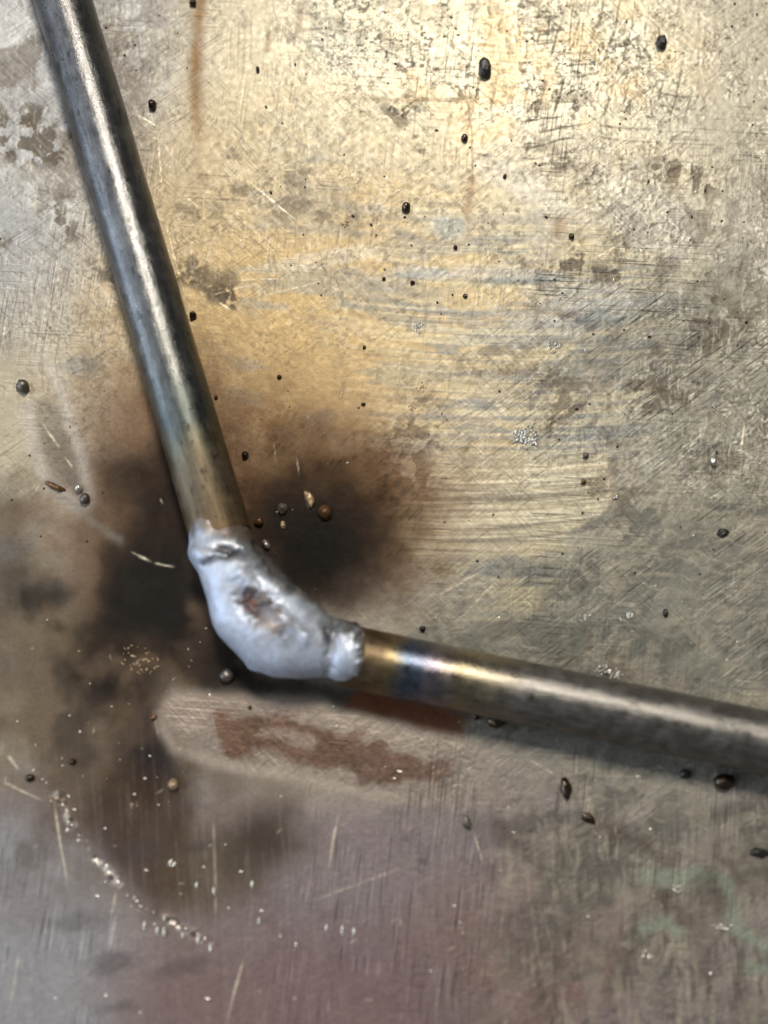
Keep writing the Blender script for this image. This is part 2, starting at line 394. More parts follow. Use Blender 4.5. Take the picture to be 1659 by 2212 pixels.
for pts in [[(1430, 1905), (1500, 1885), (1560, 1905), (1590, 1990)], [(1600, 2010), (1659, 2050)], [(1395, 2010), (1440, 2000), (1470, 2020)], [(1620, 2090), (1680, 2105)], [(1395, 1900), (1440, 1880)]]:
    m = strokes(pts, 15, 20, 30)
    mixc((136, 146, 124), m * 0.7)
for pts in [[(1290, 1790), (1400, 1830), (1440, 1860)], [(1430, 1940), (1480, 2000)], [(1550, 1830), (1600, 1900)], [(1080, 1790), (1140, 1850)], [(1520, 1890), (1560, 1960)]]:
    m = strokes(pts, 20, 30, 50)
    mixc((80, 64, 54), m * 0.6)
for (cx, cy, rx, ry, k) in [(250, 2080, 60, 26, .5), (600, 1350, 1, 1, 0), (430, 1830, 40, 12, .5), (300, 1840, 60, 20, .5), (70, 1840, 40, 30, .4), (170, 1990, 50, 20, .4), (390, 2090, 60, 14, .4),
        (1600, 1740, 60, 16, .5), (1300, 1880, 40, 20, .4), (1180, 1990, 40, 20, .3), (240, 2180, 50, 16, .4)]:
    mixc((74, 66, 62), blob(cx, cy, rx, ry, -12, 0.6, 0.4, 0.5) * k)

# -------- 8. grain over everything, then scratches
G = 1 + gr1 * 0.22 + gr2 * 0.14 + f1 * 0.12
G = np.where(y > 1400, 1 + (G - 1) * 0.8, G)
C *= G[..., None]
spk = ss(0.71, 0.78, vnoise(x / 5.0, y / 5.0, 33)) * ss(0.5, 0.7, mid)
mixc((70, 62, 52), spk * 0.35 * up)
H += gr1 * 0.020 + gr2 * 0.022 + f1 * 0.03 + (big - 0.5) * 0.25
H += up * gr1 * 0.018 * ss(600, 900, x)

def scratch(x0, y0, x1, y1, wd=1.6, k=1.0, dark=False):
    pts = [(x0, y0), (0.5 * (x0 + x1) + random.uniform(-2, 2), 0.5 * (y0 + y1) + random.uniform(-2, 2)), (x1, y1)]
    wd *= 0.75
    b = wd * 3
    W = window(min(x0, x1) - b, max(x0, x1) + b, min(y0, y1) - b, max(y0, y1) + b)
    qx, qy = x[W], y[W]
    if qx.size == 0: return
    L = math.hypot(x1 - x0, y1 - y0)
    t = ((qx - x0) * (x1 - x0) + (qy - y0) * (y1 - y0)) / (L * L)
    m = np.exp(-(seg_dist(qx, qy, pts) / (wd * (0.5 + 0.7 * vnoise(t * L / 14, t * 0 + x0, 35)))) ** 2)
    m = m * k * ss(-0.02, 0.3, t) * ss(-0.02, 0.4, 1 - t) * (0.5 + vnoise(t * L / 9, t * 0 + y0, 36))
    m = np.clip(m, 0, 1)
    if dark:
        C[W] += (lin((66, 48, 34)) - C[W]) * m[..., None]
        R[W] += (0.6 - R[W]) * m; H[W] -= m * 0.03
    else:
        C[W] += (lin((222, 208, 178)) - C[W]) * m[..., None]
        R[W] += (0.35 - R[W]) * m; M[W] += (0.6 - M[W]) * m; H[W] += m * 0.02
for s in [(532, 388, 655, 488, 1.5, 1), (280, 240, 358, 284, 1.6, .9), (400, 422, 431, 451, 1.6, 1), (0, 1685, 97, 1732, 2.6, .9), (114, 1712, 149, 1925, 3.4, .8),
        (732, 1755, 707, 1895, 2.6, .9), (1020, 1785, 1046, 1872, 2.2, .7), (530, 2060, 486, 2225, 3.0, .8), (44, 2050, 20, 2180, 4, .5), (15, 1630, 42, 1665, 5, .9),
        (460, 1740, 466, 2030, 3, .35), (250, 1925, 238, 1985, 4, .7), (340, 280, 352, 420, 1.5, .5), (370, 300, 376, 380, 1.3, .5), (355, 470, 400, 640, 2, .5),
        (940, 1290, 1050, 1230, 5, .3), (1000, 1330, 1100, 1230, 3, .3), (85, 905, 132, 972, 2.4, .9), (137, 985, 160, 1015, 2, .7), (470, 650, 500, 670, 2, .9),
        (345, 1075, 352, 1090, 2, .4), (560, 610, 440, 640, 2, .4), (640, 600, 480, 606, 1.6, .4), (560, 640, 720, 600, 2, .3), (1050, 520, 1060, 585, 2, .4),
        (1180, 130, 1240, 80, 1.4, .5), (1350, 520, 1280, 560, 3, .5), (280, 1190, 330, 1215, 3, .8), (330, 1215, 380, 1225, 2.5, .6), (660, 1065, 668, 1100, 4, .4),
        (590, 950, 596, 1010, 2, .35), (640, 985, 646, 1030, 2, .4), (740, 840, 734, 862, 1.6, .4), (1330, 900, 1400, 820, 3, .3), (1610, 900, 1600, 990, 2.5, .5),
        (1570, 1040, 1640, 1000, 3, .35), (1480, 980, 1540, 900, 2, .35), (880, 1870, 640, 1960, 4, .25), (330, 1530, 345, 1600, 2, .4), (455, 1530, 470, 1590, 2, .4), (1140, 1640, 1210, 1680, 2.4, .5)]:
    scratch(*s)
for s in [(690, 560, 708, 592, 1.5, .7), (725, 600, 735, 620, 1.6, .6), (495, 258, 530, 292, 2.2, .7), (1385, 95, 1412, 130, 2, .8), (1440, 345, 1450, 385, 2, .7), (1205, 655, 1212, 640, 1.6, .6),
        (1250, 395, 1300, 400, 2.5, .7), (870, 650, 920, 628, 1.3, .6), (1120, 360, 1150, 420, 1.6, .5), (1460, 590, 1540, 650, 1.6, .5), (1480, 500, 1520, 540, 1.4, .5), (1380, 180, 1420, 240, 1.5, .5)]:
    scratch(*s, dark=True)
for k in range(230):                                # random hair scratches
    cx, cy = random.uniform(-100, 1750), random.uniform(-100, 2300)
    if 300 < cx < 900 and 950 < cy < 1500: continue
    a = random.choice([0.55, -0.65, -0.65, 1.5, 1.45, 0.05]) + random.uniform(-0.2, 0.2)
    L = random.uniform(6, 26)
    dk = random.random() < 0.4 and cy < 1300
    scratch(cx, cy, cx + L * math.cos(a), cy + L * math.sin(a), random.uniform(1.0, 1.7) + (cy > 1500) * 0.5, random.uniform(0.15, 0.55), dk)

# relief fades to flat well away from the view; no displacement past the dense part
H *= (1 - ss(47, 60, np.abs(GX))) * (1 - ss(58, 75, np.abs(GY)))
lum = C.mean(-1, keepdims=True)
C = np.clip(lum + (C - lum) * 0.88, 0.003, 0.95)

def grid_mesh(name, VX, VY, VZ):
    ny, nx = VX.shape
    me = bpy.data.meshes.new(name)
    n = nx * ny
    me.vertices.add(n)
    co = np.stack([VX, VY, VZ], -1).reshape(-1, 3).astype(np.float32) * MM
    me.vertices.foreach_set('co', co.ravel())
    idx = np.arange(n, dtype=np.int32).reshape(ny, nx)
    q = np.stack([idx[:-1, :-1], idx[:-1, 1:], idx[1:, 1:], idx[1:, :-1]], -1).reshape(-1, 4)
    nf = len(q)
    me.loops.add(nf * 4); me.polygons.add(nf)
    me.loops.foreach_set('vertex_index', q.ravel())
    me.polygons.foreach_set('loop_start', np.arange(0, nf * 4, 4, dtype=np.int32))
    me.polygons.foreach_set('use_smooth', np.ones(nf, bool))
    me.update(calc_edges=True)
    return me
def attr(me, name, arr, typ='FLOAT'):
    a = me.attributes.new(name, typ, 'POINT')
    if typ == 'FLOAT_COLOR':
        f = np.ones((arr.reshape(-1, 3).shape[0], 4), np.float32); f[:, :3] = arr.reshape(-1, 3)
        a.data.foreach_set('color', f.ravel())
    else:
        a.data.foreach_set('value', arr.astype(np.float32).ravel())

# ------------------------------------------------------------------ material helpers
def new_mat(name):
    m = bpy.data.materials.new(name); m.use_nodes = True
    nt = m.node_tree
    return m, nt, nt.nodes['Principled BSDF']
def node(nt, typ, **kw):
    n = nt.nodes.new(typ)
    for k, v in kw.items(): setattr(n, k, v)
    return n
def mm_coords(nt, scale=(1, 1, 1)):
    tc = node(nt, 'ShaderNodeTexCoord')
    mp = node(nt, 'ShaderNodeMapping'); mp.vector_type = 'POINT'
    mp.inputs['Scale'].default_value = [1000 * s for s in scale]
    nt.links.new(tc.outputs['Object'], mp.inputs['Vector'])
    return mp.outputs['Vector']
def noise(nt, vec, scale, detail=4, rough=0.6):
    n = node(nt, 'ShaderNodeTexNoise')
    n.inputs['Scale'].default_value = scale; n.inputs['Detail'].default_value = detail; n.inputs['Roughness'].default_value = rough
    nt.links.new(vec, n.inputs['Vector'])
    return n.outputs['Fac']
def mrange(nt, v, a, b, c, d):
    n = node(nt, 'ShaderNodeMapRange')
    for i, k in enumerate((a, b, c, d)): n.inputs[1 + i].default_value = k
    nt.links.new(v, n.inputs[0])
    return n.outputs[0]
def math2(nt, op, a, b):
    n = node(nt, 'ShaderNodeMath', operation=op)
    for i, v in enumerate((a, b)):
        if isinstance(v, (int, float)): n.inputs[i].default_value = v
        else: nt.links.new(v, n.inputs[i])
    return n.outputs[0]
def bump(nt, h, dist, bsdf, strength=1.0):
    b = node(nt, 'ShaderNodeBump'); b.inputs['Distance'].default_value = dist * MM; b.inputs['Strength'].default_value = strength
    nt.links.new(h, b.inputs['Height']); nt.links.new(b.outputs[0], bsdf.inputs['Normal'])
def scale_col(nt, colsock, fac):
    v = node(nt, 'ShaderNodeVectorMath', operation='SCALE')
    nt.links.new(colsock, v.inputs[0]); nt.links.new(fac, v.inputs['Scale'])
    return v.outputs[0]

def painted_mat(name, fine, bump_mm, cvar, scratches=False):
    m, nt, b = new_mat(name)
    vec = mm_coords(nt)
    a = node(nt, 'ShaderNodeAttribute', attribute_name='tint')
    n1 = noise(nt, vec, fine, 4, 0.65)
    f = mrange(nt, n1, 0.25, 0.75, 1 - cvar, 1 + cvar)
    hgt = n1
    if scratches:                                   # wiped and scuffed hair lines in three directions
        wn = node(nt, 'ShaderNodeAttribute', attribute_name='wear')
        sc = node(nt, 'ShaderNodeSeparateColor'); nt.links.new(wn.outputs['Color'], sc.inputs[0])
        wear = [sc.outputs[0], sc.outputs[1], sc.outputs[2], wn.outputs['Alpha']]
        for k, (ang, lng, crs) in enumerate([(0.06, 0.14, 4.4), (0.80, 0.24, 4.8), (-0.62, 0.22, 4.6), (-1.45, 0.16, 4.4)]):
            ro = node(nt, 'ShaderNodeVectorRotate', rotation_type='Z_AXIS')
            nt.links.new(vec, ro.inputs['Vector'])
            ro.inputs['Angle'].default_value = ang
            mp = node(nt, 'ShaderNodeMapping'); mp.inputs['Scale'].default_value = (lng, crs, 1); mp.inputs['Location'].default_value = (17 * k, 5 * k, 3 * k)
            nt.links.new(ro.outputs[0], mp.inputs['Vector'])
            ln_ = noise(nt, mp.outputs[0], 1.0, 1, 0.55)
            pat = wear[k]
            li = math2(nt, 'MULTIPLY', mrange(nt, ln_, 0.60, 0.70, 0, 0.6), pat)
            dk = math2(nt, 'MULTIPLY', mrange(nt, ln_, 0.40, 0.30, 0, 0.6), pat)
            f = math2(nt, 'MULTIPLY', f, math2(nt, 'ADD', 1.0, math2(nt, 'SUBTRACT', li, dk)))
            hgt = math2(nt, 'ADD', hgt, math2(nt, 'MULTIPLY', math2(nt, 'SUBTRACT', li, dk), 0.8))
    nt.links.new(scale_col(nt, a.outputs['Color'], f), b.inputs['Base Color'])
    r = node(nt, 'ShaderNodeAttribute', attribute_name='gloss')
    n2 = noise(nt, vec, fine * 0.5, 3, 0.6)
    nt.links.new(math2(nt, 'ADD', r.outputs['Fac'], mrange(nt, n2, 0.3, 0.7, -0.07, 0.07)), b.inputs['Roughness'])
    k = node(nt, 'ShaderNodeAttribute', attribute_name='metal')
    nt.links.new(k.outputs['Fac'], b.inputs['Metallic'])
    sp = node(nt, 'ShaderNodeAttribute', attribute_name='spec')
    nt.links.new(sp.outputs['Fac'], b.inputs['Specular IOR Level'])
    bump(nt, hgt, bump_mm, b)
    return m

# ------------------------------------------------------------------ steel table top
me = grid_mesh('table_top', GX, GY, H)
attr(me, 'tint', C, 'FLOAT_COLOR'); attr(me, 'gloss', R); attr(me, 'metal', M); attr(me, 'spec', SP)
met = np.clip(SP * 2.2 - 0.15, 0.03, 1) * (1 - 0.5 * gold2)
lw = ss(1550, 1750, y)
pt = [ss(0.48, 0.62, fbm(x + 333 * k, y - 777 * k, 150, 3, 70 + k)) for k in range(4)]
WR = 1.7 * np.stack([met * pt[0] * np.clip(0.30 + 0.6 * np.maximum(brm, cream) - 0.2 * lw, 0, 1), met * pt[1] * (0.28 + 0.1 * hat) * (1 - 0.8 * lw),
               met * pt[2] * (0.30 + 0.45 * right) * (1 - 0.7 * lw), met * pt[3] * (0.25 + 0.5 * lw + 0.2 * ul + 0.4 * hm)], -1)
wa = me.attributes.new('wear', 'FLOAT_COLOR', 'POINT'); wa.data.foreach_set('color', np.clip(WR, 0, 1).astype(np.float32).ravel())
me.materials.append(painted_mat('stained_steel', 3.2, 0.030, 0.14, True))
table = bpy.data.objects.new('steel_table_top', me)
col.objects.link(table)
table['kind'] = 'structure'
table['label'] = 'scorched and scratched steel welding table top'

# ------------------------------------------------------------------ things
def empty(name, loc):
    o = bpy.data.objects.new(name, None); col.objects.link(o)
    o.location = Vector(loc) * MM; o.empty_display_size = 0.005
    return o
def tag(o, label, cat, group=None):
    o['label'] = label; o['category'] = cat
    if group: o['group'] = group
    return o

# ---- rods
ROD_R = 3.2
def rod_material(name, stops, hi_rough):
    m, nt, b = new_mat(name)
    tc = node(nt, 'ShaderNodeTexCoord')
    sep = node(nt, 'ShaderNodeSeparateXYZ'); nt.links.new(tc.outputs['Object'], sep.inputs[0])
    vec = mm_coords(nt)
    wob = noise(nt, vec, 0.35, 3, 0.6)
    pos = math2(nt, 'ADD', math2(nt, 'MULTIPLY', sep.outputs[0], 1000.0 / 80.0), mrange(nt, wob, 0.2, 0.8, -0.016, 0.016))
    ramp = node(nt, 'ShaderNodeValToRGB'); nt.links.new(pos, ramp.inputs[0])
    rr = node(nt, 'ShaderNodeValToRGB'); nt.links.new(pos, rr.inputs[0])
    for rp, k in ((ramp, 1), (rr, 2)):
        e = rp.color_ramp.elements
        while len(e) < len(stops): e.new(0.5)
        for i, s in enumerate(stops):
            e[i].position = s[0] / 80.0
            e[i].color = tuple(lin(s[1])) + (1,) if k == 1 else (s[2], s[2], s[2], 1)
    sv = mm_coords(nt, (0.12, 1, 1))
    st_ = noise(nt, sv, 2.4, 5, 0.7)
    bl = noise(nt, vec, 0.55, 4, 0.65)
    gn = noise(nt, vec, 5.0, 3, 0.7)
    f = math2(nt, 'MULTIPLY', mrange(nt, st_, 0.3, 0.7, 0.62, 1.3), mrange(nt, bl, 0.3, 0.7, 0.66, 1.2))
    nt.links.new(scale_col(nt, ramp.outputs[0], f), b.inputs['Base Color'])
    b.inputs['Metallic'].default_value = 0.9
    nt.links.new(math2(nt, 'ADD', rr.outputs[0], mrange(nt, bl, 0.3, 0.7, -0.06, 0.10)), b.inputs['Roughness'])
    pk = noise(nt, mm_coords(nt, (0.5, 1, 1)), 1.7, 2, 0.5)
    f = math2(nt, 'MULTIPLY', f, mrange(nt, pk, 0.64, 0.70, 1.0, 0.45))
    nt.links.new(scale_col(nt, ramp.outputs[0], f), b.inputs['Base Color'])
    h = math2(nt, 'ADD', math2(nt, 'MULTIPLY', st_, 0.5), math2(nt, 'MULTIPLY', gn, 0.5))
    bump(nt, h, 0.06, b)
    return m
def make_rod(p0, p1, extend, mat, parent, ridge=0.0):
    a = Vector(at(*p0, ROD_R)); c = Vector(at(*p1, ROD_R))
    d = (c - a).normalized(); L = (c - a).length + extend
    nL, nA = 420, 128
    s = np.linspace(0, L, nL); ph = np.linspace(0, 2 * math.pi, nA + 1)
    S, P = np.meshgrid(s, ph)
    rad = ROD_R + (fbm(S * 9 + 400, P * 30, 60, 3, 30) - 0.5) * 0.10 + (vnoise(S / 3.0, P * 4, 41) - 0.5) * 0.015
    if ridge:                                       # worn flat with a burred edge along the top
        k = P - (math.pi / 2 + ridge) + (fbm(S, S * 0, 5, 3, 31) - 0.5) * 0.12
        rad += 0.05 * np.exp(-(k / 0.10) ** 2) * (0.4 + vnoise(S / 0.5, S * 0, 42))
        rad -= 0.10 * np.exp(-((k + 0.5) / 0.35) ** 2)
    VX, VY, VZ = S, rad * np.cos(P), rad * np.sin(P)
    me = grid_mesh('rod', VX, VY, VZ)
    bm = bmesh.new(); bm.from_mesh(me)
    bmesh.ops.remove_doubles(bm, verts=bm.verts, dist=1e-7)
    bmesh.ops.holes_fill(bm, edges=[e for e in bm.edges if e.is_boundary], sides=0)
    bmesh.ops.recalc_face_normals(bm, faces=bm.faces)
    bm.to_mesh(me); bm.free()
    me.materials.append(mat)
    o = bpy.data.objects.new('rod', me); col.objects.link(o)
    o.parent = parent
    o.location = (a - Vector(parent.location) / MM) * MM
    o.rotation_euler = (0, 0, math.atan2(d.y, d.x))
    return o
base = at(600, 1330, 0)
joint = tag(empty('welded_rod_joint', base), 'two round steel rods joined at an angle by a lumpy whitish weld bead', 'welded rods')
STEEL = (150, 146, 142)
m1 = rod_material('heat_tinted_steel_a', [(0, (118, 98, 72), .52), (2.5, (110, 95, 74), .52), (7.0, (114, 102, 84), .48), (9.5, (104, 98, 80), .40), (12.5, (86, 90, 86), .29), (19, (98, 98, 94), .23), (30, (108, 107, 105), .21), (80, (100, 98, 96), .23)], 0.3)
m2 = rod_material('heat_tinted_steel_b', [(0, (116, 98, 76), .46), (3.0, (108, 92, 70), .42), (4.6, (138, 122, 86), .32), (6.8, (84, 98, 116), .23), (9.2, (132, 124, 132), .22), (12, (146, 134, 108), .24), (19, (134, 130, 124), .33), (80, (130, 127, 122), .35)], 0.3)
rod1 = make_rod((478, 1160), (136, 0), 50, m1, joint, ridge=0.0)
rod1['label'] = 'longer rod with brown heat tint, running to the upper left'
rod2 = make_rod((744, 1416), (1659, 1605), 50, m2, joint)
rod2['label'] = 'rod with rainbow heat tint, running to the right edge'

# ---- weld bead
ST = [(409, 1104, 533, 1114, 5.9), (411, 1130, 549, 1154, 6.5), (407, 1172, 561, 1168, 7.0), (406, 1208, 577, 1194, 7.5), (434, 1258, 612, 1232, 8.0), (451, 1310, 650, 1272, 8.3), (468, 1360, 683, 1308, 8.3),
      (512, 1406, 704, 1330, 8.1), (545, 1440, 716, 1336, 7.9), (592, 1461, 724, 1338, 7.7), (648, 1464, 734, 1338, 7.4), (702, 1461, 750, 1342, 7.1), (746, 1469, 770, 1352, 7.2), (775, 1464, 786, 1370, 7.0), (788, 1444, 792, 1392, 6.2)]
A = np.array(ST, float)
def catmull(A, n):
    k = len(A) - 1
    out = []
    for t in np.linspace(0, k, n):
        i = min(int(t), k - 1); f = t - i
        p0, p1, p2, p3 = A[max(i - 1, 0)], A[i], A[i + 1], A[min(i + 2, k)]
        out.append(0.5 * ((2 * p1) + (-p0 + p2) * f + (2 * p0 - 5 * p1 + 4 * p2 - p3) * f * f + (-p0 + 3 * p1 - 3 * p2 + p3) * f ** 3))
    return np.array(out)
B = catmull(A, 300)
B = np.concatenate([np.repeat(B[:1], 14, 0), B, np.repeat(B[-1:], 14, 0)])
shrink = np.ones(len(B))
shrink[:14] = np.sin(np.linspace(0.02, math.pi / 2, 14)); shrink[-14:] = np.cos(np.linspace(0, math.pi / 2 - 0.02, 14))
nA = 200
ph = np.linspace(0, 2 * math.pi, nA + 1)
V = np.zeros((len(B), nA + 1, 3))
for i, (lx, ly, rx, ry, zt) in enumerate(B):
    Lp, Rp = at(lx, ly, 3.5), at(rx, ry, 3.5)
    cen = 0.5 * (Lp + Rp); hw = (Rp - Lp) * 0.5 * shrink[i]
    zc, hh = 0.5 * (zt + 0.15), 0.5 * (zt - 0.15) * shrink[i]
    e = 2 / 2.25
    cu = np.sign(np.cos(ph)) * np.abs(np.cos(ph)) ** e; sv = np.sign(np.sin(ph)) * np.abs(np.sin(ph)) ** e
    V[i] = cen + np.outer(cu, hw)
    V[i, :, 2] = zc + hh * sv
tdir = np.gradient(B[:, :2] + B[:, 2:4], axis=0)
for i in range(14):                                 # caps bulge outwards a little
    n0 = V[14].mean(0) - V[30].mean(0); n0 /= np.linalg.norm(n0); V[i, :] += n0 * 0.5 * (1 - shrink[i])
    n1 = V[-15].mean(0) - V[-25].mean(0); n1 /= np.linalg.norm(n1); V[-1 - i, :] += n1 * 0.35 * (1 - shrink[-1 - i])
cx_, cy_ = chart(V[..., 0], V[..., 1], V[..., 2])
up_ = np.clip((V[..., 2] - 3.0) / 3.0, 0, 1)
def wb(cx, cy, rx, ry, ang=0):
    c, s = math.cos(math.radians(ang)), math.sin(math.radians(ang))
    u = ((cx_ - cx) * c + (cy_ - cy) * s) / rx; v = (-(cx_ - cx) * s + (cy_ - cy) * c) / ry
    return np.exp(-(u * u + v * v))
def wl(pts, wd):
    dm = np.full(cx_.shape, 1e9)
    jx = cx_ + (fbm(cx_, cy_, 16, 3, 50) - 0.5) * 10; jy = cy_ + (fbm(cx_, cy_, 16, 3, 51) - 0.5) * 10
    for (ax, ay), (bx, by) in zip(pts[:-1], pts[1:]):
        ex, ey = bx - ax, by - ay
        t = np.clip(((jx - ax) * ex + (jy - ay) * ey) / (ex * ex + ey * ey), 0, 1)
        dm = np.minimum(dm, np.hypot(jx - ax - t * ex, jy - ay - t * ey))
    return np.exp(-(dm / wd) ** 2)
n_a = fbm(cx_ + V[..., 2] * 12, cy_ + V[..., 2] * 9, 60, 4, 52) - 0.5
n_b = fbm(cx_ + V[..., 2] * 14, cy_ - V[..., 2] * 11, 11, 3, 53) - 0.5
n_s = fbm(cx_ + V[..., 2] * 12, cy_ + V[..., 2] * 9, 95, 2, 54) - 0.5
dz = n_s * 0.9 + n_a * 0.18 + n_b * 0.03
crater = wb(550, 1308, 50, 34, 30); pitm = wb(488, 1188, 36, 11, 8)
crease = wl([(436, 1216), (462, 1204), (490, 1200), (520, 1190)], 5); crease2 = wl([(706, 1362), (712, 1385), (704, 1415)], 6)
dz += up_ * (-1.1 * crater - 0.5 * pitm - 0.35 * crease - 0.35 * crease2 + 0.35 * wb(582, 1352, 22, 26, 40) + 0.45 * wl([(520, 1240), (590, 1318), (660, 1380)], 14)
             - 0.5 * wl([(560, 1180), (600, 1230), (640, 1262)], 12) + 0.35 * wb(752, 1408, 28, 40) + 0.4 * wb(432, 1194, 26, 22) - 0.35 * wl([(726, 1345), (716, 1385), (712, 1430), (708, 1465)], 10) * 1.4 + 0.2 * crater * (n_b * 4))
dz += 0.35 * wb(550, 1436, 14, 16) * (V[..., 2] < 4) + wb(775, 1360, 26, 16) * n_b * 1.6 + wb(786, 1425, 14, 40) * n_b * 1.4
cen = V.mean(1, keepdims=True)
nrm = V - cen; nrm /= np.linalg.norm(nrm, axis=-1, keepdims=True) + 1e-9
dz *= np.minimum(shrink * 1.5, 1)[:, None]
V += nrm * dz[..., None]
V[:, -1] = V[:, 0]
WC = np.empty(V.shape[:2] + (3,), np.float32); WC[:] = lin((188, 196, 210))
def wmix(c, m):
    global WC
    WC += (lin(c) - WC) * np.clip(m, 0, 1)[..., None].astype(np.float32)
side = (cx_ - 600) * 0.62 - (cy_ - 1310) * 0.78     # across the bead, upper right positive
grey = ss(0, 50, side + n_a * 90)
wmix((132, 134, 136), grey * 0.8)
wmix((104, 102, 100), ss(0.1, 0.26, n_a + n_b * 0.6) * 0.5)
wmix((226, 228, 232), ss(0.02, 0.2, n_b) * 0.3)
wmix((84, 70, 66), ss(0.22, 0.55, wb(552, 1306, 62, 44, 30) + n_b * 0.5 + n_a * 0.9) * 0.9)
wmix((120, 70, 44), wb(538, 1300, 16, 14) * (0.7 + n_b * 2)); wmix((120, 110, 90), wb(560, 1296, 12, 10) * 0.6)
wmix((84, 76, 76), ss(0.3, 0.8, pitm + n_b * 0.5) * 0.85); wmix((60, 58, 60), crease * 0.8); wmix((90, 92, 96), crease2 * 0.6)
wmix((220, 206, 196), wb(580, 1352, 26, 28, 30) * 0.5)
wmix((120, 100, 80), ss(1172, 1140, cy_ - (cx_ - 480) * 0.19 + n_a * 30) * 0.75)
wmix((96, 92, 90), wl([(545, 1165), (590, 1205), (640, 1255)], 12) * 0.6)
wmix((190, 150, 110), wb(790, 1415, 9, 50) * 0.7); wmix((80, 76, 76), wb(770, 1350, 26, 9, 30) * ss(-0.05, 0.1, n_b))
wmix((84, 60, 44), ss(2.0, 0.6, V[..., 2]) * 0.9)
Wm = (0.36 + 0.4 * grey).astype(np.float32); Wr = 0.43 + 0.10 * ss(-.1, .1, n_b) - 0.08 * grey
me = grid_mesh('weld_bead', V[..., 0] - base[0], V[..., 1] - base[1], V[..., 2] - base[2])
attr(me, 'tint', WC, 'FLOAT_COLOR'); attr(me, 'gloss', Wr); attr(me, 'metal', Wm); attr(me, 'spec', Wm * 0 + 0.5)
bm = bmesh.new(); bm.from_mesh(me)
bmesh.ops.remove_doubles(bm, verts=bm.verts, dist=1e-7)
bmesh.ops.holes_fill(bm, edges=[e for e in bm.edges if e.is_boundary], sides=0)
bmesh.ops.recalc_face_normals(bm, faces=bm.faces)
for f in bm.faces: f.smooth = True
bm.to_mesh(me); bm.free()
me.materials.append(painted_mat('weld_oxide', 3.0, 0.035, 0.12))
weld = bpy.data.objects.new('weld_bead', me); col.objects.link(weld); weld.parent = joint
weld['label'] = 'lumpy blue white weld bead with a brown crater'

# ---- spatter
def simple_mat(name, c, rough, metal, var=0.35, scale=2.5, bmp=0.05):
    m, nt, b = new_mat(name)
    vec = mm_coords(nt)
    n = noise(nt, vec, scale, 4, 0.65)
    rgb = node(nt, 'ShaderNodeRGB'); rgb.outputs[0].default_value = tuple(lin(c)) + (1,)
    nt.links.new(scale_col(nt, rgb.outputs[0], mrange(nt, n, 0.3, 0.7, 1 - var, 1 + var)), b.inputs['Base Color'])
    b.inputs['Metallic'].default_value = metal
    nt.links.new(mrange(nt, n, 0.3, 0.7, rough - 0.08, rough + 0.08), b.inputs['Roughness'])
    bump(nt, n, bmp, b)
    return m
MAT = {'dark': simple_mat('black_oxide', (84, 72, 60), .22, .9), 'silver': simple_mat('bright_steel', (226, 220, 204), .32, .9),
       'grey': simple_mat('grey_slag', (104, 98, 88), .34, .6), 'brown': simple_mat('brown_oxide', (112, 82, 56), .36, .55),
       'tan': simple_mat('tan_scale', (176, 150, 116), .42, .5), 'black': simple_mat('dull_black_scale', (60, 58, 54), .36, .55)}
def lump(name, cx, cy, rx, ry, hz, mat, shape='ball', rot=0.0, sub=3):
    p = at(cx, cy, 0)
    bm = bmesh.new()
    bmesh.ops.create_icosphere(bm, subdivisions=sub if shape != 'chunk' else 2, radius=1.0)
    sd = random.uniform(0, 999)
    for v in bm.verts:
        q = v.co.copy()
        n = float(fbm(np.array([q.x * 3 + sd + q.z]), np.array([q.y * 3 + sd - q.z * 2]), 2.2, 3, 60)[0]) - 0.5
        k = 1 + n * (0.55 if shape != 'flat' else 1.3)
        if shape == 'chunk':
            mx = max(abs(q.x), abs(q.y), abs(q.z)); k *= 0.6 + 0.4 / mx
        z = q.z * k
        if shape == 'cone' and z > 0: t = 1 - 0.75 * z; q.x *= max(t, .1); q.y *= max(t, .1); z *= 1.3
        v.co = Vector((q.x * k * rx * 0.84 * PX, q.y * k * ry * 0.84 * PX, (z + 0.50) * hz * PX))
    me = bpy.data.meshes.new(name); bm.to_mesh(me); bm.free()
    for v in me.vertices: v.co *= MM
    if shape != 'chunk':
        for f in me.polygons: f.use_smooth = True
    me.materials.append(MAT[mat])
    o = bpy.data.objects.new(name, me); col.objects.link(o)
    o.location = Vector(p) * MM; o.rotation_euler = (0, 0, rot)
    return o
